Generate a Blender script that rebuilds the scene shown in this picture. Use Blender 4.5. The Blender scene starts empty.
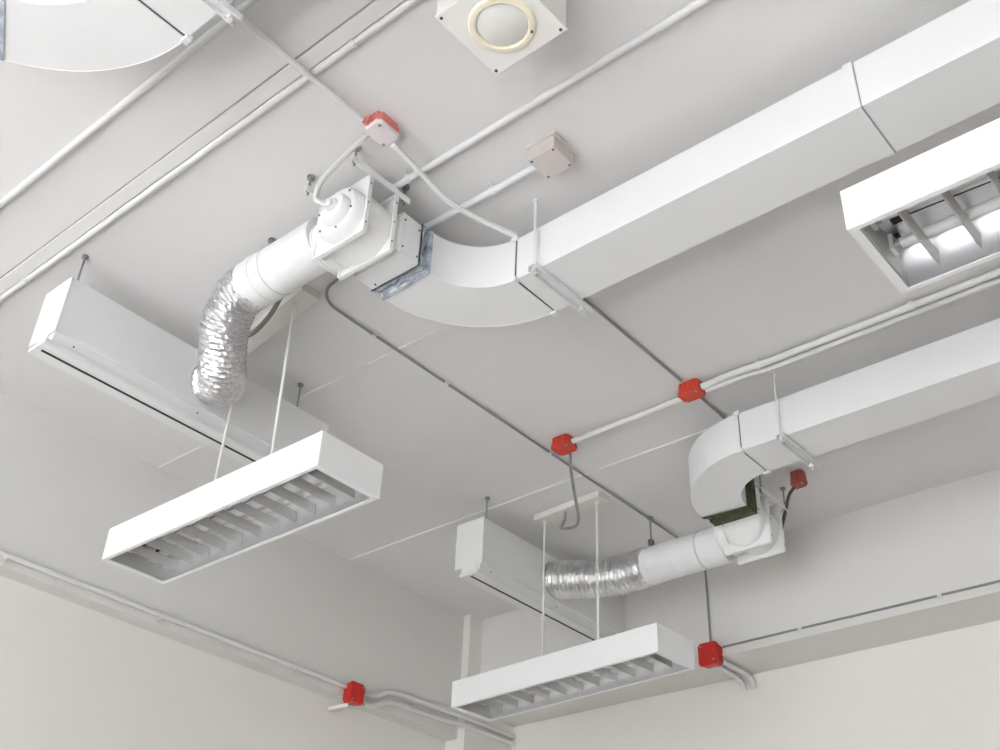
import bpy, bmesh, math, random
from mathutils import Vector, Matrix, noise
random.seed(7)
C = bpy.context.scene
COL = C.collection
H = 2.6          # metres from the camera up to the ceiling; shapes below are written in multiples of it
CZ = 1.5         # camera height above the floor
def W(p): return Vector((p[0]*H, p[1]*H, CZ + p[2]*H))
FLOOR = -CZ/H
WIN, SUN, EXPO = 82, 100., .31

# ------------------------------------------------------------------ materials
def mat(name, col, rough=.5, metal=0., bump=0., bscale=30., var=0., vscale=2., spec=.5, shade_col=None):
    m = bpy.data.materials.new(name); m.use_nodes = True
    nt = m.node_tree; N = nt.nodes; L = nt.links
    b = N['Principled BSDF']
    b.inputs['Base Color'].default_value = (*col, 1); b.inputs['Roughness'].default_value = rough
    b.inputs['Metallic'].default_value = metal; b.inputs['Specular IOR Level'].default_value = spec
    tc = N.new('ShaderNodeTexCoord')
    if var > 0:
        n = N.new('ShaderNodeTexNoise'); n.inputs['Scale'].default_value = vscale; n.inputs['Detail'].default_value = 6
        n.inputs['Roughness'].default_value = .65
        L.new(tc.outputs['Object'], n.inputs['Vector'])
        r = N.new('ShaderNodeValToRGB')
        r.color_ramp.elements[0].position = .3; r.color_ramp.elements[1].position = .7
        lo = shade_col if shade_col else tuple(c*(1-var) for c in col)  # dark end of the ramp: painted crease shade, else a darker base colour
        r.color_ramp.elements[0].color = (*lo, 1); r.color_ramp.elements[1].color = (*col, 1)
        L.new(n.outputs['Fac'], r.inputs['Fac']); L.new(r.outputs['Color'], b.inputs['Base Color'])
    if bump > 0:
        n2 = N.new('ShaderNodeTexNoise'); n2.inputs['Scale'].default_value = bscale; n2.inputs['Detail'].default_value = 4
        L.new(tc.outputs['Object'], n2.inputs['Vector'])
        bp = N.new('ShaderNodeBump'); bp.inputs['Strength'].default_value = bump; bp.inputs['Distance'].default_value = .004
        L.new(n2.outputs['Fac'], bp.inputs['Height']); L.new(bp.outputs['Normal'], b.inputs['Normal'])
    return m
M_ceil = mat('ceiling paint', (.80,.785,.775), .85, bump=.25, bscale=14, var=.05, vscale=1.1)
M_wall = mat('wall paint', (.87,.845,.795), .85, bump=.25, bscale=16, var=.04, vscale=.9)
M_beam = mat('beam paint', (.775,.76,.73), .85, bump=.25, bscale=16, var=.04, vscale=.9)
M_floor = mat('floor', (.56,.535,.52), .5, var=.1, vscale=3)
M_duct = mat('duct enamel', (.82,.82,.82), .42, bump=.08, bscale=9, var=.03, vscale=3)
M_white = mat('white enamel', (.88,.88,.87), .38, var=.02, vscale=6)
M_fix = mat('fixture enamel', (.90,.90,.90), .35)
M_pipew = mat('painted pipe', (.78,.775,.765), .45, var=.06, vscale=8)
M_pipeg = mat('grey painted conduit', (.30,.30,.31), .5, var=.1, vscale=8)
M_round = mat('round duct paint', (.84,.84,.84), .5, bump=.5, bscale=26, var=.07, vscale=14)
M_foil = mat('aluminium foil', (.86,.86,.87), .30, 1., bump=1., bscale=70, shade_col=(.52,.52,.53), var=.15, vscale=65)  # darker flecks paint the shading of the crinkles into the colour
M_foil2 = mat('ribbed aluminium foil', (.90,.90,.90), .30, 1., bump=.5, bscale=60, shade_col=(.62,.62,.62), var=.1, vscale=50)  # same painted crinkle shading, fainter
M_steel = mat('galvanised steel', (.42,.42,.42), .42, .85, var=.2, vscale=25)
M_rod = mat('white rod', (.80,.79,.76), .45)
M_red = mat('red plastic', (.62,.022,.012), .38, var=.12, vscale=30)
M_orange = mat('orange red plastic', (.68,.055,.025), .4, var=.25, vscale=30)
M_dull = mat('dull red plastic', (.42,.085,.06), .5, var=.3, vscale=30)
M_pink = mat('overexposed red plastic', (.80,.24,.20), .45, var=.25, vscale=20)  # red plastic paled to pink, overexposure put into the colour
M_pinkw = mat('white overspray', (.80,.72,.73), .5, var=.1, vscale=18)
M_spk = mat('off white speaker paint', (.85,.83,.80), .5, var=.03, vscale=8)
M_cream = mat('cream plastic', (.86,.79,.64), .5)
M_ivory = mat('ivory painted board', (.80,.77,.72), .6, var=.04, vscale=8)
M_taupe = mat('taupe plastic', (.60,.54,.51), .5, var=.08, vscale=18)
M_dark = mat('black rubber', (.015,.015,.015), .6)
M_gask = mat('dark gasket', (.10,.10,.10), .7)
M_hose = mat('grey corrugated hose', (.22,.21,.20), .5)
M_cable = mat('light grey cable', (.60,.60,.58), .5)
M_fabb = mat('blue grey canvas', (.62,.66,.72), .75, bump=.8, bscale=40, shade_col=(.13,.16,.22), var=.55, vscale=16)  # dark streaks are the shade of the folds, painted in
M_fabg = mat('green canvas', (.085,.105,.055), .85, bump=.6, bscale=50, var=.6, vscale=45)
M_alu = mat('satin aluminium', (.93,.935,.96), .30, .9)
M_blade = mat('louvre aluminium', (.50,.495,.48), .45, .35)
M_tube = mat('fluorescent tube glass', (.86,.86,.85), .25)
M_glass = mat('grille', (.75,.545,.53), .6)
def grille_mat():
    m = M_glass; nt = m.node_tree; N = nt.nodes; L = nt.links
    tc = N['Texture Coordinate']; v = N.new('ShaderNodeTexVoronoi'); v.inputs['Scale'].default_value = 170
    v.inputs['Randomness'].default_value = 0
    L.new(tc.outputs['Object'], v.inputs['Vector'])
    r = N.new('ShaderNodeValToRGB'); r.color_ramp.elements[0].position = .25; r.color_ramp.elements[1].position = .4
    r.color_ramp.elements[0].color = (.45,.44,.42,1); r.color_ramp.elements[1].color = (.76,.745,.71,1)
    L.new(v.outputs['Distance'], r.inputs['Fac']); L.new(r.outputs['Color'], N['Principled BSDF'].inputs['Base Color'])
grille_mat()

# ------------------------------------------------------------------ mesh helpers (unit coordinates)
def nb(): return bmesh.new()
def box(bm, x0, x1, y0, y1, z0, z1):
    vs = [bm.verts.new((x, y, z)) for x in (x0, x1) for y in (y0, y1) for z in (z0, z1)]
    for f in ((0,1,3,2),(4,6,7,5),(0,4,5,1),(2,3,7,6),(0,2,6,4),(1,5,7,3)):
        bm.faces.new([vs[i] for i in f])
    return vs
def loft(bm, rings, cap=True, closed=True):
    R = [[bm.verts.new(p) for p in r] for r in rings]
    n = len(R[0])
    for a, b in zip(R, R[1:]):
        for i in range(n if closed else n-1):
            bm.faces.new((a[i], a[(i+1) % n], b[(i+1) % n], b[i]))
    if cap:
        bm.faces.new(R[0][::-1]); bm.faces.new(R[-1])
    return R
def frames(pts):
    pts = [Vector(p) for p in pts]; out = []
    t0 = (pts[1]-pts[0]).normalized()
    up = Vector((0,0,1)) if abs(t0.z) < .9 else Vector((1,0,0))
    n = (up - t0*up.dot(t0)).normalized()
    for i, p in enumerate(pts):
        a = pts[max(i-1,0)]; b = pts[min(i+1,len(pts)-1)]
        t = (b-a).normalized()
        n = (n - t*n.dot(t)).normalized()
        out.append((p, t, n, t.cross(n)))
    return out
def tube(bm, pts, r, seg=10, cap=True):
    rs = r if isinstance(r, (list, tuple)) else [r]*len(pts)
    rings = []
    for (p, t, n, b), rr in zip(frames(pts), rs):
        rings.append([p + n*math.cos(2*math.pi*k/seg)*rr + b*math.sin(2*math.pi*k/seg)*rr for k in range(seg)])
    return loft(bm, rings, cap)
def fillet(pts, rad, n=5):
    pts = [Vector(p) for p in pts]; out = [pts[0]]
    for a, p, b in zip(pts, pts[1:], pts[2:]):
        d1 = (a-p); d2 = (b-p)
        r = min(rad, d1.length*.48, d2.length*.48)
        s = p + d1.normalized()*r; e = p + d2.normalized()*r
        for k in range(n+1):
            t = k/n
            out.append(s*(1-t)**2 + p*2*t*(1-t) + e*t*t)
    out.append(pts[-1]); return out
def spline(pts, n=8):
    P = [Vector(p) for p in pts]; P = [2*P[0]-P[1]] + P + [2*P[-1]-P[-2]]; out = []
    for i in range(1, len(P)-2):
        a, b, c, d = P[i-1:i+3]
        for k in range(n):
            t = k/n
            out.append(.5*((2*b)+(c-a)*t+(2*a-5*b+4*c-d)*t*t+(3*b-a-3*c+d)*t**3))
    out.append(P[-2]); return out
def disc(bm, c, ax, r, h, seg=24, r2=None):
    ax = Vector(ax).normalized(); c = Vector(c)
    return tube(bm, [c, c+ax*h], [r, r if r2 is None else r2], seg)
def prism(bm, prof, axis, a, b):
    """prof: 2-D outline in the other two axes (x,y),(x,z) or (y,z) order"""
    def P(u, v, w):
        return {'x': (w, u, v), 'y': (u, w, v), 'z': (u, v, w)}[axis]
    return loft(bm, [[P(u, v, a) for u, v in prof], [P(u, v, b) for u, v in prof]])

LOC = {}
def islands(bm):
    """the loose pieces of a bmesh, those that touch counted together"""
    left = set(bm.verts); out = []
    while left:
        st = [left.pop()]; isl = list(st)
        while st:
            v = st.pop()
            for e in v.link_edges:
                w = e.other_vert(v)
                if w in left: left.discard(w); st.append(w); isl.append(w)
        out.append(isl)
    if len(out) < 2: return out
    bb = [[[min(v.co[i] for v in g) for i in range(3)], [max(v.co[i] for v in g) for i in range(3)], g] for g in out]
    e = .0002; again = True
    while again:
        again = False
        for i in range(len(bb)):
            for j in range(i+1, len(bb)):
                a, b = bb[i], bb[j]
                if all(a[0][k]-e <= b[1][k] and b[0][k]-e <= a[1][k] for k in range(3)):
                    bb[i] = [[min(x, y) for x, y in zip(a[0], b[0])], [max(x, y) for x, y in zip(a[1], b[1])], a[2]+b[2]]
                    del bb[j]; again = True; break
            if again: break
    return [b[2] for b in bb]
def obj(name, bm, m, parent=None, **k):
    if parent is None: return obj1(name, bm, m, None, **k)
    gs = islands(bm)
    if len(gs) < 2: return obj1(name, bm, m, parent, **k)
    first = None
    for g in gs:
        idx = {v: i for i, v in enumerate(g)}
        b2 = bmesh.new(); vs = [b2.verts.new(v.co) for v in g]
        for f in {f for v in g for f in v.link_faces}: b2.faces.new([vs[idx[v]] for v in f.verts])
        o = obj1(name, b2, m, parent, **k); first = first or o
    bm.free()
    return first
def obj1(name, bm, m, parent=None, bevel=0., smooth=False, base=None, segs=2):
    """link the bmesh (unit coordinates) as ONE object; its origin at base / its parent's place"""
    bmesh.ops.recalc_face_normals(bm, faces=bm.faces)
    for v in bm.verts: v.co = W(v.co)
    if parent is not None:
        org = Vector((0,0,0))
        q = parent; org = LOC[q.name].copy()
    else:
        if base is not None: org = W(base)
        else:
            xs = [v.co for v in bm.verts]
            org = Vector(((min(v.x for v in xs)+max(v.x for v in xs))/2, (min(v.y for v in xs)+max(v.y for v in xs))/2, min(v.z for v in xs)))
    for v in bm.verts: v.co -= org
    me = bpy.data.meshes.new(name); bm.to_mesh(me); bm.free()
    o = bpy.data.objects.new(name, me); COL.objects.link(o)
    if m is not None: me.materials.append(m)
    if smooth:
        for p in me.polygons: p.use_smooth = True
        me.set_sharp_from_angle(angle=math.radians(38))
    if parent is not None:
        o.parent = parent; LOC[o.name] = org
    else:
        o.location = org; LOC[o.name] = org
    if bevel > 0:
        bv = o.modifiers.new('edge', 'BEVEL'); bv.width = bevel*H; bv.segments = segs; bv.limit_method = 'ANGLE'
        bv.angle_limit = math.radians(40)
    return o
def thing(name, base, label, cat, group=None):
    o = bpy.data.objects.new(name, None); COL.objects.link(o); o.empty_display_size = .05
    o.location = W(base); LOC[o.name] = o.location.copy()
    o['label'] = label; o['category'] = cat
    if group: o['group'] = group
    return o
def tag(o, label, cat, group=None):
    o['label'] = label; o['category'] = cat
    if group: o['group'] = group
    return o
def struct(name, bm, m, **k):
    o = obj(name, bm, m, **k); o['kind'] = 'structure'; return o
def one(fn, *a, **k):
    bm = nb(); fn(bm, *a, **k); return bm

# ------------------------------------------------------------------ the room
X0, Y0 = -1.35, -1.45          # behind / beside the camera
XW, XL = 1.832, 1.950          # upper beam face and lower wall on the right
YB, YL = 1.660, 1.695          # beam face and lower wall on the left
ZL, ZR = .720, .783            # undersides of the beams
struct('floor', one(box, X0-.08, XL+.06, Y0-.08, YL+.06, FLOOR-.06, FLOOR), M_floor)
struct('ceiling', one(box, X0-.08, XL+.06, Y0-.08, YL+.06, 1., 1.07), M_ceil)
struct('wall_left', one(box, X0-.08, XL, YL, YL+.06, FLOOR, 1.), M_wall)
struct('wall_right', one(box, XL, XL+.06, Y0-.08, YL+.06, FLOOR, 1.), M_wall)
struct('trim_1', one(box, X0, 1.79, YB, YL, ZL, 1.), M_beam)                 # beam along the left wall
struct('trim_2', one(box, XW, XL, Y0, 1.640, ZR, 1.), M_beam)                # beam along the right wall
struct('trim_3', one(box, 1.790, XL, 1.640, YL, FLOOR, 1.), M_wall)          # corner column
# window walls behind the camera (daylight comes in here)
bm = nb(); wz0, wz1 = -.25, .90
box(bm, X0-.08, X0, Y0-.08, YL, FLOOR, wz0); box(bm, X0-.08, X0, Y0-.08, YL, wz1, 1.)
ys = [Y0-.08, -.62, .50, .62, 1.24, YL]
box(bm, X0-.08, X0, ys[0], ys[1], wz0, wz1); box(bm, X0-.08, X0, ys[2], ys[3], wz0, wz1); box(bm, X0-.08, X0, ys[4], ys[5], wz0, wz1)
struct('wall_front', bm, M_wall)
for k, (a, b) in enumerate(((-.62, .50), (.62, 1.24))):
    bm = nb()
    box(bm, X0-.06, X0-.02, a, b, wz0, wz0+.02); box(bm, X0-.06, X0-.02, a, b, wz1-.02, wz1)
    for y in (a, (a+b)/2-.01, b-.02): box(bm, X0-.06, X0-.02, y, y+.02, wz0+.02, wz1-.02)
    struct('window_%d' % (k+1), bm, M_white)
struct('wall_back', one(box, X0, XL, Y0-.08, Y0, FLOOR, 1.), M_wall)
# board joints of the ceiling: low cover beads
def bead(name, x, y0, y1, w, h, m):
    return struct(name, one(box, x-w/2, x+w/2, y0, y1, 1.-h, 1.), m, bevel=.0006)
bead('trim_4', .945, .16, 1.655, .0050, .0035, M_ceil)
bead('trim_5', 1.424, .16, 1.655, .0050, .0035, M_ceil)
# flat plaster strip running beside a pipe, upper left
struct('trim_6', one(box, .4725, .4908, -1.40, 1.655, .9950, 1.), M_ceil, bevel=.0008)
struct('trim_7', one(box, .4716, .4725, -1.40, 1.655, .9975, 1.), M_pipeg)      # dark crack line along the strip

# ------------------------------------------------------------------ conduits
def clip_bm(bm, c, along, r, face='z'):
    """saddle clip round a pipe at c; along = 'x' or 'y'; face = side the surface lies on"""
    c = Vector(c); w = .0035
    n = 12; prof = []
    for k in range(n+1):
        a = math.pi*k/n
        prof.append((math.cos(a)*(r+.0012), -math.sin(a)*(r+.0012)))
    if face == 'z':
        prof = [(r+.0065, r+.0002)] + [(r+.0065, r-.0010)] + [(r+.0012, r-.0010)] + prof + [(-r-.0012, r-.0010), (-r-.0065, r-.0010), (-r-.0065, r+.0002)]
        ax = {'x': Vector((0,1,0)), 'y': Vector((1,0,0))}[along]; dn = Vector((0,0,1))
    elif face == 'y':
        prof = [(r+.0065, r+.0002), (r+.0065, r-.0010), (r+.0012, r-.0010)] + prof + [(-r-.0012, r-.0010), (-r-.0065, r-.0010), (-r-.0065, r+.0002)]
        ax = Vector((0,0,1)) if along == 'x' else Vector((1,0,0)); dn = Vector((0,1,0))
    else:
        prof = [(r+.0065, r+.0002), (r+.0065, r-.0010), (r+.0012, r-.0010)] + prof + [(-r-.0012, r-.0010), (-r-.0065, r-.0010), (-r-.0065, r+.0002)]
        ax = Vector((0,0,1)) if along == 'y' else Vector((0,1,0)); dn = Vector((1,0,0))
    al = {'x': Vector((1,0,0)), 'y': Vector((0,1,0)), 'z': Vector((0,0,1))}[along]
    loft(bm, [[c + ax*u + dn*v + al*s for u, v in prof] for s in (-w, w)])
    for s in (-1, 1):                                       # screw heads
        disc(bm, c + ax*s*(r+.0042) + dn*(r-.0010), -dn, .0014, .0010, 8)
def conduit(pts, r, m, label, clips=(), rad=.03, group=None, seg=12, name='conduit', cat='conduit'):
    P = fillet(pts, rad) if len(pts) > 2 else pts
    b = P[0]
    t = thing(name, tuple(b), label, cat, group)
    obj('pipe', one(tube, P, r, seg), m, t, smooth=True)
    for c, al, face in clips:
        bm = nb(); clip_bm(bm, c, al, r, face)
        obj('pipe_clip', bm, M_pipew, t)
    return t
conduit([(.388,-1.44,.9935),(.388,1.654,.9935)], .0044, M_pipew, 'thin white pipe at the upper left, passing beside the nearest duct elbow', name='pipe', cat='pipe')
conduit([(.4955,-1.44,.9940),(.4955,1.654,.9940)], .0042, M_pipew, 'white pipe laid along the flat plaster strip at upper left', name='pipe', cat='pipe',
        clips=[((.4955,.675,.9940),'y','z'), ((.4955,1.35,.9940),'y','z')])
conduit([(.684,-1.44,.9925),(.684,.800,.9925)], .0044, M_pipew, 'straight white pipe passing between the speaker box and the taupe box', name='pipe', cat='pipe',
        clips=[((.684,.772,.9925),'y','z')])
conduit([(.763,.6240,.9895),(.760,.860,.9895)], .0048, M_pipew, 'short white pipe leaving the taupe junction box towards the duct elbow', name='pipe', cat='pipe', clips=[((.7625,.700,.9895),'y','z')])
conduit([(.392,.742,.988),(.574,.742,.984)], .0042, M_pipew, 'white conduit between the nearest duct support and the pale pink junction box', name='conduit',
        clips=[])
conduit([(.621,.736,.978),(.730,.741,.966),(.775,.729,.964),(.824,.7135,.9655)], .0038, M_pipew,
        'white conduit from the pink junction box to the seam of the largest duct', rad=.02)
conduit([(.838,.722,.968),(.90,.738,.990),(.96,.745,.9965),(1.272,.747,.9965)], .0023, M_pipeg,
        'thin grey conduit from behind the largest duct to the orange box beside the twin pipes', rad=.02)
conduit([(1.311,.747,.9965),(1.43,.750,.9965)], .0023, M_pipeg,
        'thin grey conduit between the orange box and the top of the far duct')
conduit([(.700,.905,.955),(.735,.955,.978),(.768,.985,.9955),(.772,1.022,.9955),(.800,1.045,.9955),(1.822,1.047,.9955),(1.8275,1.047,.990),(1.8275,1.047,.8165)], .0020, M_pipeg,
        'long thin grey conduit across the ceiling, dropping down the right beam to a red box', rad=.02,
        clips=[((.892,1.045,.9955),'x','z'),((1.053,1.045,.9955),'x','z'),((1.322,1.046,.9955),'x','z')])
conduit([(1.306,.768,.9900),(1.308,.9865,.9900)], .0052, M_pipew, 'thick white conduit between the two orange junction boxes')
conduit([(1.291,.7225,.986),(1.294,.670,.9915),(1.301,.62,.9925),(1.301,-1.40,.9925)], .0054, M_pipew,
        'left one of the twin white pipes running beside the right duct', clips=[((1.301,.628,.9925),'y','z'),((1.301,.388,.9925),'y','z')], name='pipe', cat='pipe')
conduit([(1.3025,.7225,.986),(1.3095,.665,.9915),(1.3175,.62,.9925),(1.3175,-1.40,.9925)], .0054, M_pipew,
        'right one of the twin white pipes, nearer the right duct', clips=[((1.3175,.571,.9925),'y','z')], name='pipe', cat='pipe')
# left beam
conduit([(X0+.01,YB-.0062,.735),(1.452,YB-.0062,.737)], .0050, M_pipew, 'long white conduit along the left beam up to the red box',
        clips=[((.719,YB-.0062,.735),'x','y'),((1.012,YB-.0062,.735),'x','y'),((1.317,YB-.0062,.736),'x','y')])
conduit([(1.500,1.649,.737),(1.530,1.649,.738),(1.566,1.649,.759),(1.700,1.649,.764),(1.770,1.632,.759),(1.948,1.632,.759)], .0050, M_pipew,
        'upper of the two bent conduits leading right from the red box on the left beam', rad=.02, clips=[((1.640,1.649,.7615),'x','y')])
conduit([(1.500,1.649,.714),(1.530,1.649,.716),(1.566,1.649,.739),(1.700,1.649,.742),(1.770,1.632,.741),(1.948,1.632,.742)], .0050, M_pipew,
        'lower of the two bent conduits leading right from the red box on the left beam', rad=.02, clips=[((1.640,1.649,.7405),'x','y')])
conduit([(1.464,1.652,.7035),(1.456,1.675,.7005),(1.452,1.694,.699)], .0045, M_ivory, 'short white conduit stub going into the wall under the left red box', rad=.01)
# right beam
conduit([(1.8275,1.021,.799),(1.8275,-1.40,.797)], .0021, M_pipeg, 'thin grey conduit running right along the beam from the right red box',
        clips=[((1.8275,.86,.799),'y','x'),((1.8275,.60,.798),'y','x')])
for k, (y, w) in enumerate(((1.052,'left'),(1.030,'right'))):
    conduit([(1.836,y,.7755),(1.925,y-.002,.7755),(1.942,y-.003,.770),(1.9485,y-.003,.753)], .0052, M_pipew,
            '%s one of two short conduits bending into the wall under the right beam' % w, rad=.012, group='short conduits under the right beam')

# ------------------------------------------------------------------ junction boxes
def red_box(c, half, up, label, m, mlid, outs):
    """rounded knockout box; c = centre of the fixed back, half = half sizes in plane, up = outward normal axis ('-z','-y','-x')"""
    cx, cy, cz = c; a, b, d = half
    t = thing('junction_box', c, label, 'junction box')
    def P(u, v, w):
        return {'-z': (cx+u, cy+v, cz-w), '-y': (cx+u, cy-w, cz+v), '-x': (cx-w, cy+u, cz+v)}[up]
    def oct_(a, b, k): return [(a-k,-b),(a,-b+k),(a,b-k),(a-k,b),(-a+k,b),(-a,b-k),(-a,-b+k),(-a+k,-b)]
    bm = nb(); k = .0045
    loft(bm, [[P(u, v, w) for u, v in oct_(a*s, b*s, k)] for w, s in ((0,.93),(d*.72,1.0))])
    obj('box_body', bm, m, t, bevel=.0007)
    bm = nb()
    loft(bm, [[P(u, v, w) for u, v in oct_(a*s, b*s, k)] for w, s in ((d*.72,1.04),(d*.9,1.04),(d,.95))])
    obj('lid', bm, mlid, t, bevel=.0007)
    bm = nb()
    for s1 in (-1, 1):
        p = P(s1*a*.68, s1*b*.68, d*.985); q = P(s1*a*.68, s1*b*.68, d*1.06)
        tube(bm, [p, q], .0020, 8)
    obj('screw', bm, M_steel, t)
    bm = nb()
    for (u, v, w), (du, dv, dw), r in outs:                   # knock-out collars
        p = Vector(P(u, v, w)); q = Vector(P(u+du, v+dv, w+dw))
        tube(bm, [p, q], r, 12)
    if outs: obj('conduit_collar', bm, m, t, smooth=True)
    else: bm.free()
    # moulded ribs on the sides
    bm = nb()
    for v in (-.6, -.2, .2, .6):
        for s in (-1, 1):
            u0 = s*a*.97; p = P(u0, v*b, 0.001); q = P(u0, v*b, d*.7)
            tube(bm, [p, q], .0012, 6)
    obj('knockout', bm, m, t)
    return t
red_box((.602,.736,1.), (.0180,.0135,.021), '-z', 'pale pink junction box near the ceiling fan unit, whitened cover', M_pink, M_pinkw,
        [((-.018,.004,.012),(-.006,0,0),.0058)])
red_box((1.307,1.004,1.), (.0160,.0185,.021), '-z', 'orange-red junction box above the far suspended light, grey hose hanging from it', M_orange, M_orange,
        [])
red_box((1.294,.743,1.), (.0135,.0195,.022), '-z', 'orange-red junction box where the twin pipes meet the single conduit', M_orange, M_orange,
        [])
red_box((1.642,.742,1.), (.0110,.0125,.026), '-z', 'dull red junction box half hidden behind the far duct and fan', M_dull, M_dull,
        [])
red_box((1.470,1.660,.7255), (.0180,.0205,.024), '-y', 'bright red square junction box on the left beam', M_red, M_red, [])
red_box((XW,1.044,.7850), (.0200,.0215,.026), '-x', 'bright red square junction box on the right beam edge', M_red, M_red, [])
# taupe box
t = thing('junction_box', (.757,.604,1.), 'square taupe junction box on the ceiling beside the largest duct', 'junction box')
obj('box_body', one(box, .7375,.7755,.5845,.6225,.978,.994), M_taupe, t, bevel=.0012)
obj('back_plate', one(box, .7355,.7795,.5825,.6245,.994,1.), M_taupe, t, bevel=.001)
obj('lid', one(box, .7365,.7765,.5835,.6235,.973,.978), M_taupe, t, bevel=.001)
bm = nb()
for x in (.7405,.7725):
    for y in (.5875,.6195): disc(bm, (x,y,.9735), (0,0,-1), .0016, .0012, 10)
obj('screw', bm, M_gask, t)
# speaker box
t = thing('ceiling_speaker', (.532,.490,1.), 'white square box speaker with round grille in a cream ring', 'speaker')
sz = .920
obj('cabinet', one(box, .4865,.5785,.4445,.5365,sz+.0015,1.), M_spk, t, bevel=.0008)
obj('front_panel', one(box, .4855,.5795,.4435,.5375,sz-.0015,sz+.0015), M_spk, t, bevel=.0008)
bm = nb()
prof = [(.0262,.0016),(.0262,.0035),(.0280,.0046),(.0325,.0040),(.0345,.0016)]
cx, cy = .5340,.4905
loft(bm, [[(cx+r*math.cos(2*math.pi*k/48), cy+r*math.sin(2*math.pi*k/48), sz-h) for r, h in prof] for k in range(49)], cap=False, closed=False)
obj('trim_ring', bm, M_cream, t, smooth=True)
bm = nb(); disc(bm, (cx,cy,sz-.0012), (0,0,-1), .0266, .0018, 40, .0240)
obj('grille', bm, M_glass, t, smooth=True)
bm = nb()
for x in (.4905,.5745):
    for y in (.4485,.5325): disc(bm, (x,y,sz-.0015), (0,0,-1), .0017, .0010, 10)
disc(bm, (.557,.471,sz-.0040), (0,0,-1), .0016, .0015, 10)
obj('screw', bm, M_gask, t)

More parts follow.
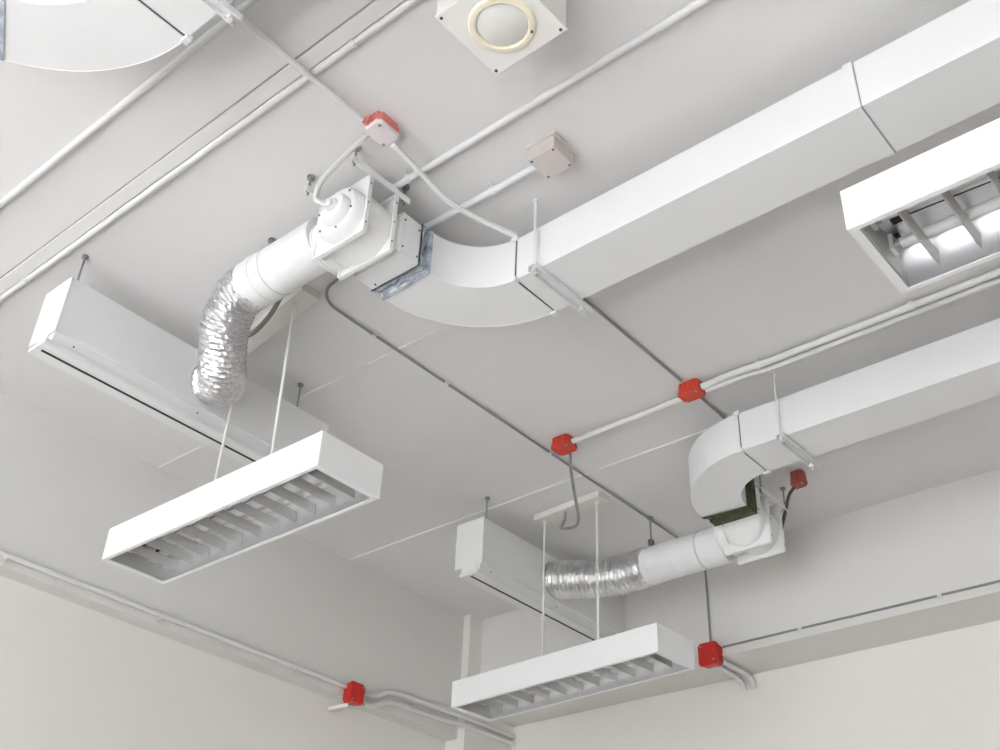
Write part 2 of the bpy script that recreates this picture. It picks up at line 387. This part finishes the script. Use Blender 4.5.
# ------------------------------------------------------------------ rectangular ducts
ZD0, ZD1 = .893, .960
def duct(x0, x1, ys_, side, label, ych, seam2=None, m_fab=M_fabb, rods='side', rin=.078, collar_len=.02, end_len=.028, sleeve=80.):
    """straight run towards -y, elbow at ys_ turning to side (-1: -x, +1: +x), fabric collar and end section"""
    w = x1-x0
    t = thing('air_duct', ((x0+x1)/2, ys_, ZD1), label, 'air duct', 'painted rectangular air ducts')
    obj('duct_section', one(box, x0, x1, Y0+.01, ys_, ZD0, ZD1), M_duct, t, bevel=.0006)
    cx = x0-rin if side < 0 else x1+rin
    ro = rin+w; n = 24
    def arc(a, e=0., d=0., zz=0.):
        """cross-section corners of the elbow at angle a, grown by e; d = distance past the end of the bend"""
        c, s = math.cos(a)*(-side), math.sin(a)
        tx, ty = math.sin(a)*side, math.cos(a)
        return [(cx+(rin-e)*c+tx*d, ys_+(rin-e)*s+ty*d), (cx+(ro+e)*c+tx*d, ys_+(ro+e)*s+ty*d)]
    sec = []
    for k in range(n+1):
        pin, pout = arc(math.pi/2*k/n)
        sec.append([(pin[0],pin[1],ZD0),(pout[0],pout[1],ZD0),(pout[0],pout[1],ZD1),(pin[0],pin[1],ZD1)])
    bm = nb(); loft(bm, sec)
    obj('elbow', bm, M_duct, t, bevel=.0006)
    # folded rims of the elbow: thin welt along the top and bottom arcs
    bm = nb()
    for rr, zz in ((rin, ZD1), (rin, ZD0), (ro, ZD1), (ro, ZD0)):
        tube(bm, [(cx+rr*math.cos(math.pi/2*k/n)*(-side), ys_+rr*math.sin(math.pi/2*k/n), zz) for k in range(n+1)], .0005, 6)
    obj('elbow_rim', bm, M_duct, t)
    def frame(y, e, th, m, nm):
        bm = nb()
        box(bm, x0-e, x1+e, y-th, y+th, ZD0-e, ZD0); box(bm, x0-e, x1+e, y-th, y+th, ZD1, ZD1+e)
        box(bm, x0-e, x0, y-th, y+th, ZD0, ZD1); box(bm, x1, x1+e, y-th, y+th, ZD0, ZD1)
        return obj(nm, bm, m, t)
    frame(ys_, .0010, .0006, M_gask if side < 0 else M_hose, 'seam_gasket')
    frame(ys_+.0045, .0016, .0035, M_duct, 'joint_flange')
    bm = nb()
    for s_ in ((x0, ZD1), (x0, ZD0), (x1, ZD0)):
        box(bm, s_[0]-.004, s_[0]+.004, ys_-.003, ys_+.007, s_[1]-.004, s_[1]+.003)
    obj('corner_cleat', bm, M_duct, t, bevel=.0008)
    if seam2 is not None:
        frame(seam2+.006, .0014, .0050, M_duct, 'joint_flange'); frame(seam2-.0002, .0008, .0005, M_pipeg, 'seam_gasket')
    # support channel and rods
    xa, xb = x0-.013, x1+.022
    if x0 < .5: xa, xb = x0-.02, x1+.016
    bm = nb()
    box(bm, xa, xb, ych-.0065, ych+.0065, ZD0-.0030, ZD0-.0010)
    box(bm, xa, xb, ych-.0065, ych-.0050, ZD0-.0090, ZD0-.0030); box(bm, xa, xb, ych+.0050, ych+.0065, ZD0-.0090, ZD0-.0030)
    obj('support_channel', bm, M_duct, t)
    for x in (xa+.005, x1+.0065):
        bm = nb(); tube(bm, [(x, ych, ZD0-.012), (x, ych, .9995)], .0018, 8)
        disc(bm, (x, ych, .996), (0,0,1), .0042, .0038, 8); disc(bm, (x, ych, ZD0-.013), (0,0,1), .0038, .004, 6)
        obj('hanger_rod', bm, M_pipew, t, smooth=False)
    # fabric collar: crumpled canvas between elbow and end section
    ya, yb = ys_+rin, ys_+ro
    a0 = math.radians(sleeve); la = (math.pi/2-a0)*(rin+ro)/2; tot = la+collar_len
    def rect(u, e, wob, seed):
        dd = u*tot
        ang, d = (a0+(math.pi/2-a0)*dd/la, 0.) if dd < la else (math.pi/2, dd-la)
        (ax, ay), (bx, by) = arc(ang, 0., d)
        path = [(ax, ay, ZD0), (bx, by, ZD0), (bx, by, ZD1), (ax, ay, ZD1)]; c = Vector(((ax+bx)/2, (ay+by)/2, (ZD0+ZD1)/2))
        tx, ty = math.sin(ang)*side, math.cos(ang); nn = 16; pts = []
        for i in range(4):
            p, q = Vector(path[i]), Vector(path[(i+1) % 4])
            for k in range(nn):
                v = p.lerp(q, k/nn); r_ = v-c; dl = r_.length
                w_ = wob*noise.noise(Vector((v.x*90+seed, v.y*90, v.z*60)))
                t_ = wob*1.3*noise.noise(Vector((v.y*70, v.z*70, u*3+seed+5)))
                v = c + r_*((dl+e+w_)/dl); pts.append((v.x+tx*t_, v.y+ty*t_, v.z))
        return pts
    L_ = collar_len; xs0 = cx
    bm = nb(); rings = []
    nr = 22
    for k in range(nr+1):
        u = k/nr; m_ = math.sin(math.pi*u)
        over = 1. if u*tot < la else 0.
        e = .0016 + (.0022*math.sin(u*26))*m_ - (0. if over else .0040*m_)
        if over: e = max(e, .0010)
        rings.append(rect(u, e, (.0016 if over else .0060)*m_, 3.1))
    loft(bm, rings, cap=False)
    obj('canvas_collar', bm, m_fab, t, smooth=True)
    # end section
    bm = nb(); xe0 = xs0+side*L_; xe1 = xe0+side*end_len
    box(bm, min(xe0,xe1), max(xe0,xe1), ya+.001, yb-.001, ZD0+.001, ZD1-.001)
    obj('end_section', bm, M_duct, t, bevel=.0008)
    bm = nb()
    for z in (ZD0+.012, ZD1-.012):
        disc(bm, (xe0+side*.004, ya+.001, z), (0,-1,0), .0013, .0010, 8); disc(bm, (xe1-side*.004, ya+.001, z), (0,-1,0), .0013, .0010, 8)
    disc(bm, (xe0+side*.006, yb-.012, ZD0+.001), (0,0,-1), .0013, .0010, 8)
    obj('rivet', bm, M_gask, t)
    return t, xe1, ya, yb
duct(.826, .908, .712, -1, 'largest white rectangular duct, central, its elbow joined by blue-grey canvas', .676, seam2=.253, sleeve=87.5, collar_len=.016, end_len=.033)
duct(1.355, 1.436, .698, +1, 'far right rectangular duct, elbow turning down-right with dark green canvas gap', .628, m_fab=M_fabg, rin=.084, collar_len=.030, end_len=.014, sleeve=86.)
duct(.257, .338, .731, -1, 'nearest duct elbow, cropped by the upper left corner', .672, rin=.115, collar_len=.022, sleeve=61.)

# ------------------------------------------------------------------ fans
def fan(side, xc, label, zc):
    """inline scroll fan. side = -1: motor faces -x (inlet from +x); +1 mirrored. xc = middle of the scroll"""
    s = side
    yc = .832
    t = thing('duct_fan', (xc, yc, zc), label, 'fan', 'white scroll duct fans')
    X = lambda d: xc + s*d                         # d grows towards the motor
    h = .0445
    def plate(d, cut):
        bm = nb(); th = .0016
        n = 40; outer = []; 
        sq = [(yc-h,zc-h),(yc+h,zc-h),(yc+h,zc+h),(yc-h,zc+h)]
        prism(bm, sq, 'x', X(d)-th, X(d)+th)
        o = obj('mounting_plate', bm, M_white, t, bevel=.0006)
        bm = nb(); e = .0055
        a, b = sorted((X(d)-s*.0001, X(d)+s*e))
        # folded lips round the plate
        box(bm, a, b, yc-h-.0012, yc-h+.0012, zc-h, zc+h); box(bm, a, b, yc+h-.0012, yc+h+.0012, zc-h, zc+h)
        box(bm, a, b, yc-h, yc+h, zc-h-.0012, zc-h+.0012); box(bm, a, b, yc-h, yc+h, zc+h-.0012, zc+h+.0012)
        obj('plate_rim', bm, M_white, o, bevel=.0004)
        bm = nb()
        for q in (-.7, 0, .7):
            disc(bm, (X(d)+s*.003, yc-h-.0012, zc+q*h), (0,-1,0), .0013, .0008, 8)
        obj('rivet', bm, M_pipeg, o)
    plate(.022, 1); plate(-.022, 1)
    # scroll between the plates, growing towards the outlet (+y)
    def scroll(r0, grow, n=40):
        pts = []
        for k in range(n+1):
            a = -math.pi*.5 - 2*math.pi*k/n*.75       # spiral in the y-z plane
            r = r0*(1+grow*k/n)
            pts.append((yc-.002 + r*math.cos(a), zc-.002 + r*math.sin(a)))
        pts.append((yc+.046, zc+r0*(1+grow*.66)*.82)); pts.append((yc+.046, zc-r0*.96))
        return pts
    bm = nb()
    circ = [(yc-.002+.0405*math.cos(2*math.pi*k/44), zc-.001+.0405*math.sin(2*math.pi*k/44)) for k in range(44)]
    prism(bm, circ, 'x', X(-.021), X(.021))
    obj('scroll_housing', bm, M_white, t, smooth=True)
    bm = nb()
    box(bm, *sorted((X(-.019), X(.019))), yc+.01, yc+.046, zc-.033, zc+.033)
    obj('outlet', bm, M_white, t, bevel=.0015)
    bm = nb(); py = yc+.046
    tube(bm, [(X(-.006), py-.012, zc), (X(-.006), py+.004, zc), (X(-.006), py+.004, zc), (X(-.006), py+.007, zc)], [.0352,.0352,.0365,.0365], 32)
    obj('outlet_collar', bm, M_white, t, smooth=True)
    # front cover of the scroll and motor drum
    bm = nb(); yo, zo = yc-.006, zc-.004
    rr = [(.022,.037),(.036,.0365),(.041,.033),(.0425,.026),(.043,.024)]
    tube(bm, [(X(d), yo, zo) for d, r in rr], [r for d, r in rr], 40)
    obj('front_cover', bm, M_white, t, smooth=True)
    bm = nb(); rr = [(.042,.0215),(.050,.0215),(.0535,.019),(.0545,.012)]
    tube(bm, [(X(d), yo-.007, zo-.006) for d, r in rr], [r for d, r in rr], 32)
    obj('motor_housing', bm, M_white, t, smooth=True)
    bm = nb()
    disc(bm, (X(.0540), yo-.010, zo-.006), (s,0,0), .0085, .004, 20); disc(bm, (X(.0575), yo-.010, zo-.006), (s,0,0), .0060, .005, 6)
    obj('cable_gland', bm, M_pipew, t, smooth=True)
    bm = nb()
    for k in range(6):
        a = math.pi/3*k+.3
        disc(bm, (X(.0405), yo+.0305*math.cos(a), zo+.0305*math.sin(a)), (s,0,0), .0014, .0022, 8)
    obj('screw', bm, M_gask, t)
    # two hanging brackets under the ceiling with short threaded rods
    for yb_ in (yc-h+.002, yc+h-.004):
        bm = nb(); a, b = sorted((X(.058), X(-.040)))
        box(bm, a, b, yb_-.0050, yb_+.0050, zc+h+.0060, zc+h+.0078)
        box(bm, a, b, yb_-.0050, yb_-.0034, zc+h-.0020, zc+h+.0060)
        br = obj('hanging_bracket', bm, M_white, t, bevel=.0004)
        bm = nb()
        for xx in (a+.006, b-.006):
            tube(bm, [(xx, yb_, zc+h-.003), (xx, yb_, .9995)], .0016, 8)
            disc(bm, (xx, yb_, zc+h+.0078), (0,0,1), .0036, .0030, 6); disc(bm, (xx, yb_, zc+h+.0030), (0,0,1), .0036, .0030, 6)
        for xx in (a+.006, b-.006): disc(bm, (xx, yb_, .9955), (0,0,1), .0050, .004, 10)
        obj('threaded_rod', bm, M_steel, br)
    for d in (-.022, .022):                                   # straps from the brackets to the plates
        pass
    return t
F1 = fan(-1, .662, 'white scroll fan between the largest duct and the upper round pipe, cable entering its motor', .9265)
F2 = fan(+1, 1.624, 'white scroll fan behind the green canvas collar of the far duct', .9080)
# inlet transitions (parts of the fans)
def transition(f, x0, x1, y0, y1, z0, z1, yc, zc, r):
    n = 40
    def sq(k):
        a = 2*math.pi*(k+.5)/n; c, s = math.cos(a), math.sin(a); m = max(abs(c), abs(s))
        return ((y0+y1)/2 + (y1-y0)/2*c/m, (z0+z1)/2 + (z1-z0)/2*s/m)
    rings = []
    for u in (0,.12,.3,.5,.7,.88,1.):
        e = u*u*(3-2*u); ring = []
        for k in range(n):
            a = 2*math.pi*(k+.5)/n
            p = sq(k); q = (yc+r*math.cos(a), zc+r*math.sin(a))
            ring.append((x0+(x1-x0)*u, p[0]+(q[0]-p[0])*e, p[1]+(q[1]-p[1])*e))
        rings.append(ring)
    bm = nb(); loft(bm, rings)
    obj('inlet_transition', bm, M_white, f, smooth=True)
transition(F1, .7015, .6845, .791, .869, .895, .958, .832, .9265, .036)
transition(F2, 1.5645, 1.6010, .784, .864, .895, .957, .832, .9080, .041)

# cables of the fans
tag(obj('electric_cable', one(tube, spline([(.594,.752,.984),(.592,.775,.972),(.590,.800,.957),(.590,.822,.945),(.5935,.832,.928),(.597,.826,.919),(.6045,.8165,.9165)], 10), .0034, 10), M_cable, smooth=True),
    'light grey cable looping from the pink box into the fan motor', 'cable')
tag(obj('electric_cable', one(tube, spline([(1.642,.752,.9735),(1.655,.770,.968),(1.675,.790,.950),(1.684,.806,.925),(1.6835,.820,.906)], 10), .0030, 10), M_gask, smooth=True),
    'dark cable from the half hidden red box to the far fan', 'cable')

# ------------------------------------------------------------------ round pipes with clamps
def round_pipe(x, y0, y1, z, r, label, seam, yclamp):
    t = thing('round_duct', (x, (y0+y1)/2, z), label, 'round duct', 'white round duct pieces')
    bm = nb(); n = 24
    tube(bm, [(x, y0+(y1-y0)*k/n, z) for k in range(n+1)], r, 48)
    obj('pipe_wall', bm, M_round, t, smooth=True)
    bm = nb()
    tube(bm, [(x, seam-.0012, z), (x, seam, z), (x, seam+.0012, z)], [r+.0004, r+.0011, r+.0004], 40)
    obj('cable_tie', bm, M_cable, t, smooth=True)
    bm = nb()
    tube(bm, [(x, yclamp-.0045, z), (x, yclamp+.0045, z)], r+.0012, 40)
    c = obj('clamp_band', bm, M_round, t, smooth=True)
    bm = nb()
    tube(bm, [(x, yclamp, z+r+.014), (x, yclamp, .9995)], .0018, 8)
    disc(bm, (x, yclamp, .9955), (0,0,1), .0055, .004, 10)
    obj('hanger_rod', bm, M_steel, c)
    bm = nb()
    box(bm, x-.0045, x-.0030, yclamp-.004, yclamp+.004, z+r, z+r+.018); box(bm, x+.0030, x+.0045, yclamp-.004, yclamp+.004, z+r, z+r+.018)
    box(bm, x-.0045, x+.0045, yclamp-.004, yclamp+.004, z+r+.016, z+r+.018)
    tube(bm, [(x-.008, yclamp, z+r+.008), (x+.008, yclamp, z+r+.008)], .0022, 8)
    obj('clamp_hook', bm, M_steel, c)
    return t
round_pipe(.6590, .886, 1.030, .9330, .0335, 'smooth white round duct from the upper fan to the crumpled foil hose', .980, 1.005)
round_pipe(1.632, .886, 1.053, .9000, .0345, 'white round duct from the far fan to the ribbed foil hose', .935, 1.046)

# ------------------------------------------------------------------ flexible foil hoses
def flex(path, r, n_rib, label, seed, crumple, base):
    P = spline(path, 40); smoothy = crumple < .6
    # resample evenly
    d = [0]
    for a, b in zip(P, P[1:]): d.append(d[-1]+(b-a).length)
    tot = d[-1]; per = 8 if smoothy else 6; n = n_rib*per; Q = []; j = 0
    for k in range(n+1):
        s = tot*k/n
        while j < len(d)-2 and d[j+1] < s: j += 1
        u = (s-d[j])/max(d[j+1]-d[j], 1e-9); Q.append(P[j].lerp(P[j+1], min(max(u,0),1)))
    bm = nb(); seg = 72; rings = []
    for k, (p, t_, nn, b) in enumerate(frames(Q)):
        ring = []; rk = r if smoothy else r + .0034*math.exp(-k/(per*2.2))
        end = min(k, n-k)/per
        for q in range(seg):
            a = 2*math.pi*q/seg
            amp = (.0016 if crumple > .6 else .0021) if end > 1.2 else .0005
            rr = rk + amp*math.sin(2*math.pi*(k/per) + (0 if smoothy else a))
            v = (nn*math.cos(a)+b*math.sin(a))
            w = p + v*r
            nz = noise.noise(Vector((w.x*110+seed, w.y*110, w.z*110))); n2 = noise.noise(Vector((w.x*300+seed, w.y*300, w.z*300)))
            n3 = noise.noise(Vector((w.x*34+seed, w.y*34, w.z*34)))
            rr += crumple*(nz*.0017 + n2*.0016 + .0009*math.sin(a*20+k*.9)*math.sin(2*math.pi*k/per*.5)) + n3*.0022*crumple
            ring.append(p + v*rr)
        rings.append(ring)
    loft(bm, rings)
    t = thing('foil_hose', base, label, 'flexible duct', 'aluminium foil flexible ducts')
    obj('foil_sleeve', bm, M_foil2 if smoothy else M_foil, t, smooth=True)
    return t, Q
t, Q = flex([(.6590,1.0315,.933),(.6588,1.058,.925),(.667,1.088,.901),(.688,1.114,.880),(.711,1.141,.869),(.734,1.171,.876),(.749,1.204,.895),(.754,1.2365,.910)],
     .0312, 36, 'crumpled silver foil hose dropping from the upper round duct to the left diffuser', 3., .8, (.753,1.2365,.909))
bm = nb(); tube(bm, [(.754,1.2330,.910),(.754,1.2372,.910)], .0325, 40)
obj('end_tape', bm, M_foil, t, smooth=True)
t, Q = flex([(1.632,1.0500,.901),(1.634,1.078,.901),(1.630,1.105,.897),(1.618,1.145,.896),(1.604,1.185,.898),(1.594,1.215,.902),(1.588,1.2425,.906)],
     .0348, 24, 'ribbed silver foil hose running left from the far round duct to the far diffuser', 9., .35, (1.588,1.2425,.904))
bm = nb(); tube(bm, [(1.588,1.2390,.904),(1.588,1.2432,.904)], .0355, 40)
obj('end_tape', bm, M_foil, t, smooth=True)

# ------------------------------------------------------------------ slot diffuser plenum boxes
def diffuser(x0, x1, y0, label):
    t = thing('slot_diffuser', ((x0+x1)/2, y0+.03, .956), label, 'air diffuser', 'long plenum boxes with slot diffusers')
    y1 = y0+.064; zb, zt = .866, .955
    obj('plenum_box', one(box, x0+.002, x1-.002, y0, y1, zb, zt), M_duct, t, bevel=.0006)
    for xa, xb in ((x0, x0+.002), (x1-.002, x1)):
        bm = nb()
        box(bm, xa, xb, y0-.0012, y1+.0012, zb-.0012, zt+.0012)
        ec = obj('end_cap', bm, M_white, t, bevel=.0005)
        bm = nb(); box(bm, xa, xb, y0+.016, y0+.044, .850, zb-.0012)
        obj('cap_tab', bm, M_white, ec)
    bm = nb()
    prism(bm, [(y0+.004,zb),(y0+.052,zb),(y0+.046,.8505),(y0+.007,.8505)], 'x', x0+.003, x1-.003)
    obj('throat', bm, M_duct, t, bevel=.0004)
    bm = nb(); zf0, zf1 = .8440,.8505
    xa, xb = x0-.006, x1
    box(bm, xa, xb, y0+.003, y0+.023, zf0, zf1); box(bm, xa, xb, y0+.0285, y0+.046, zf0, zf1)
    box(bm, xa, xa+.008, y0+.023, y0+.0285, zf0, zf1); box(bm, xb-.008, xb, y0+.023, y0+.0285, zf0, zf1)
    box(bm, xa+.008, xb-.008, y0+.0230, y0+.0285, zf1-.0018, zf1)
    fl = obj('slot_flange', bm, M_duct, t, bevel=.0005)
    bm = nb(); box(bm, xa+.0085, xb-.0085, y0+.0236, y0+.0279, zf0+.0001, zf1-.0018)
    obj('slot', bm, M_dark, fl)
    bm = nb(); box(bm, xa, xb, y0+.0060, y0+.0072, zf0-.0008, zf0+.0010); box(bm, xa, xb, y0+.0175, y0+.0187, zf0-.0008, zf0+.0010)
    obj('flange_rib', bm, M_duct, fl)
    bm = nb()
    for f in (.07, .5, .93): disc(bm, (x0+(x1-x0)*f, y0+.0046, .858), (0,-1,0), .0012, .0012, 8)
    obj('screw', bm, M_gask, t)
    for x in (x0+.010, x1-.066):
        bm = nb(); tube(bm, [(x, y0+.002, zt-.002), (x, y0+.002, .9995)], .0016, 8)
        disc(bm, (x, y0+.002, .9960), (0,0,1), .0046, .0036, 10)
        obj('hanger_rod', bm, M_steel, t)
    return t
diffuser(.511, .985, 1.2380, 'left long white box with black slot below, hung close to the ceiling')
diffuser(1.378, 1.8305, 1.2440, 'far long white box with black slot below, ending at the right beam')

# ------------------------------------------------------------------ suspended louvre lights
def light(xc, y0, y1, zb, zt, label, rods, plate=None, nb_=11, rx=0., yaw=0., hw=.0510, lean=0., rx2=None):
    ln = y1-y0
    t = thing('louver_light', (xc, (y0+y1)/2, zt), label, 'light fixture', 'white suspended louvre light fixtures')
    th = .0016
    bm = nb()
    box(bm, xc-hw, xc-hw+th, y0, y1, zb, zt); box(bm, xc+hw-th, xc+hw, y0, y1, zb, zt)
    box(bm, xc-hw+th, xc+hw-th, y0, y0+th, zb, zt); box(bm, xc-hw+th, xc+hw-th, y1-th, y1, zb, zt)
    box(bm, xc-hw+th, xc+hw-th, y0+th, y1-th, zt-th, zt)
    # bottom rim
    lp = .0060; z2 = zb+.0016
    box(bm, xc-hw+th, xc-hw+lp, y0+th, y1-th, zb, z2); box(bm, xc+hw-lp, xc+hw-th, y0+th, y1-th, zb, z2)
    box(bm, xc-hw+lp, xc+hw-lp, y0+th, y0+lp+.003, zb, z2); box(bm, xc-hw+lp, xc+hw-lp, y1-lp-.003, y1-th, zb, z2)
    obj('housing', bm, M_fix, t, bevel=.0003, segs=1)
    # reflector: two parabolic troughs
    ri = hw-lp-.0008; ya, yb = y0+lp+.0035, y1-lp-.0035
    top = zt-.0045
    prof = []
    for k in range(9):
        u = k/8; prof.append((-ri + .017*u**1.7, z2 + (top-z2)*u**.85))
    prof += [(-.012, top), (-.006, top-.002), (0, top-.004)]
    prof = prof + [(-x, z) for x, z in prof[-2::-1]]
    bm = nb()
    loft(bm, [[(xc+x, y, z) for x, z in prof] for y in (ya, yb)], cap=False, closed=False)
    obj('reflector', bm, M_alu, t, smooth=True)
    for yy in (ya, yb):
        bm = nb(); box(bm, xc-ri+.0015, xc+ri-.0015, yy-.0006, yy+.0006, z2+.0006, top)
        obj('end_plate', bm, M_blade, t)
    # cross blades
    for k in range(nb_):
        y = ya + (yb-ya)*(k+.8)/(nb_+.6)
        bm = nb()
        zl, zh = z2+.0080, z2+.0200
        def X(z):                                           # half width of reflector at height z
            u = ((z-z2)/(top-z2))**(1/.85); return ri - .017*u**1.7 - .0006
        rings = []
        for s in (-1, 1):
            rings.append([(xc+s*X(zl), y-.0006, zl), (xc+s*X(zl), y+.0006, zl), (xc+s*X(zh), y+.0034, zh), (xc+s*X(zh), y-.0034, zh)])
        loft(bm, rings)
        obj('louver_blade', bm, M_blade, t)
    for s in (-1, 1):
        bm = nb()
        tube(bm, [(xc+s*.0215, ya+.010, z2+.0275), (xc+s*.0215, yb-.010, z2+.0275)], .0050, 16)
        tb = obj('fluorescent_tube', bm, M_tube, t, smooth=True)
        bm = nb()
        for yy in (ya+.004, yb-.010):
            tube(bm, [(xc+s*.0215, yy, z2+.0275), (xc+s*.0215, yy+.0065, z2+.0275)], .0052, 16)
        obj('tube_cap', bm, M_steel, tb, smooth=True)
        bm = nb()
        for yy in (ya+.0006, yb-.0046):
            box(bm, xc+s*.0215-.006, xc+s*.0215+.006, yy, yy+.004, z2+.0200, top-.001)
        obj('lamp_holder', bm, M_white, t, bevel=.0004)
        bm = nb()
        for yy in (ya+.006, yb-.010):
            box(bm, xc+s*.0215-.003, xc+s*.0215+.004, yy, yy+.004, z2+.034, z2+.038)
        obj('wiring_block', bm, M_dark, t)
    bm = nb(); tube(bm, spline([(xc-.006, ya+.008, top-.006), (xc-.003, ya+(yb-ya)*.3, top-.007), (xc+.002, ya+(yb-ya)*.6, top-.006), (xc-.005, yb-.030, top-.007)], 8), .0007, 6)
    obj('wire', bm, M_dark, t)
    bm = nb(); box(bm, xc-.0135, xc-.0050, yb-.030, yb-.014, top-.012, top-.003)
    obj('ballast_block', bm, M_dark, t, bevel=.0006)
    # rods to the ceiling
    zc_ = 1. if plate is None else .9875
    for i_, ry in enumerate(rods):
        rx_ = rx if i_ == 0 or rx2 is None else rx2
        bm = nb(); tube(bm, [(xc+rx_*(1-lean), ry, zt), (xc+rx_, ry, zc_)], .0022, 10)
        disc(bm, (xc+rx_, ry, zc_-.003), (0,0,1), .0040, .003, 12); disc(bm, (xc+rx_*(1-lean), ry, zt), (0,0,1), .0045, .003, 12)
        obj('suspension_rod', bm, M_rod, t, smooth=True)
    if plate:
        a, b = plate
        bm = nb(); xf = xc+(rx if rx2 is None else rx2)
        prism(bm, [(xc+rx-.017, a), (xc+rx+.015, a), (xf+.015, b), (xf-.017, b)], 'z', .9875, .9998)
        obj('ceiling_plate', bm, M_ivory, t, bevel=.0008)
    t.rotation_euler.z = yaw
    return t
light(.7815, .9265, 1.373, .6555, .7035, 'nearer suspended louvre light in the middle left, blank white side bright', (1.076,1.222), (1.040,1.234), rx=-.018, rx2=.0085, lean=.4, hw=.0518)
light(1.521, .928, 1.392, .6560, .7040, 'far suspended louvre light, lower centre, by the corner column', (1.078,1.205), (1.060,1.218), rx=-.013, yaw=-.05)
light(.7825, -.200, .256, .6550, .7000, 'louvre light cropped by the right edge, its tubes and blades seen from below', (-.04,.08), (-.08,.12), hw=.0560)
# hoses feeding the lights
tag(obj('cable_hose', one(tube, spline([(.722,1.052,.9830),(.735,1.075,.976),(.746,1.110,.968),(.752,1.150,.962),(.748,1.176,.966),(.748,1.170,.976),(.7535,1.162,.9870)], 10), .0036, 10), M_hose, smooth=True),
    'dark hose curling from behind the white round duct to the ceiling plate', 'cable')
tag(obj('cable_hose', one(tube, spline([(1.318,.999,.974),(1.345,1.018,.962),(1.400,1.050,.943),(1.442,1.074,.930),(1.460,1.092,.926),(1.468,1.118,.931),(1.478,1.142,.943),(1.4935,1.150,.957),(1.4985,1.149,.970),(1.4980,1.146,.9860)], 10), .0029, 10), M_steel, smooth=True),
    'grey hose hanging in a hook shape from the orange box to the far light plate', 'cable')

# ------------------------------------------------------------------ daylight through the windows
def area(name, loc, rot, sx, sy, power, col):
    l = bpy.data.lights.new(name, 'AREA'); l.shape = 'RECTANGLE'; l.size = sx; l.size_y = sy; l.energy = power; l.color = col
    o = bpy.data.objects.new(name, l); COL.objects.link(o); o.location = loc; o.rotation_euler = rot; return o
for k, (a, b) in enumerate(((-.62, .50), (.62, 1.24))):
    c = W((X0-.075, (a+b)/2, (wz0+wz1)/2))
    area('window_daylight', c, (math.pi/2, 0, -math.pi/2), (b-a)*H, (wz1-wz0)*H, WIN, (.94,.97,1.))
sl = bpy.data.lights.new('sun', 'SUN'); sl.energy = SUN; sl.angle = math.radians(1.); sl.color = (.91,.95,1.)
so = bpy.data.objects.new('sun', sl); COL.objects.link(so)
d = Vector((math.cos(math.radians(73)), .02, -math.sin(math.radians(73))))
so.rotation_euler = d.to_track_quat('-Z', 'Y').to_euler()
w = bpy.data.worlds.new('sky'); C.world = w; w.use_nodes = True
w.node_tree.nodes['Background'].inputs['Color'].default_value = (.75,.87,1.,1)
w.node_tree.nodes['Background'].inputs['Strength'].default_value = .6

# ------------------------------------------------------------------ camera
cam = bpy.data.cameras.new('camera'); co = bpy.data.objects.new('camera', cam); COL.objects.link(co)
R = [[0.64304759, -0.76493356, 0.03696543], [0.45271224, 0.34075757, -0.82397567], [0.61769039, 0.54659028, 0.56541812]]
rx, ry, rf = (Vector(r) for r in R)             # image right, image down, forward, in the world
m = Matrix((rx, -ry, -rf)).transposed().to_4x4()
m.translation = Vector((0, 0, CZ))
co.matrix_world = m
cam.sensor_width = 36; cam.sensor_fit = 'HORIZONTAL'; cam.lens = 1124.92/1000*36; cam.clip_start = .05
C.camera = co
C.view_settings.view_transform = 'Standard'; C.view_settings.look = 'None'; C.view_settings.gamma = 1
C.view_settings.use_curve_mapping = False
C.view_settings.exposure = EXPO
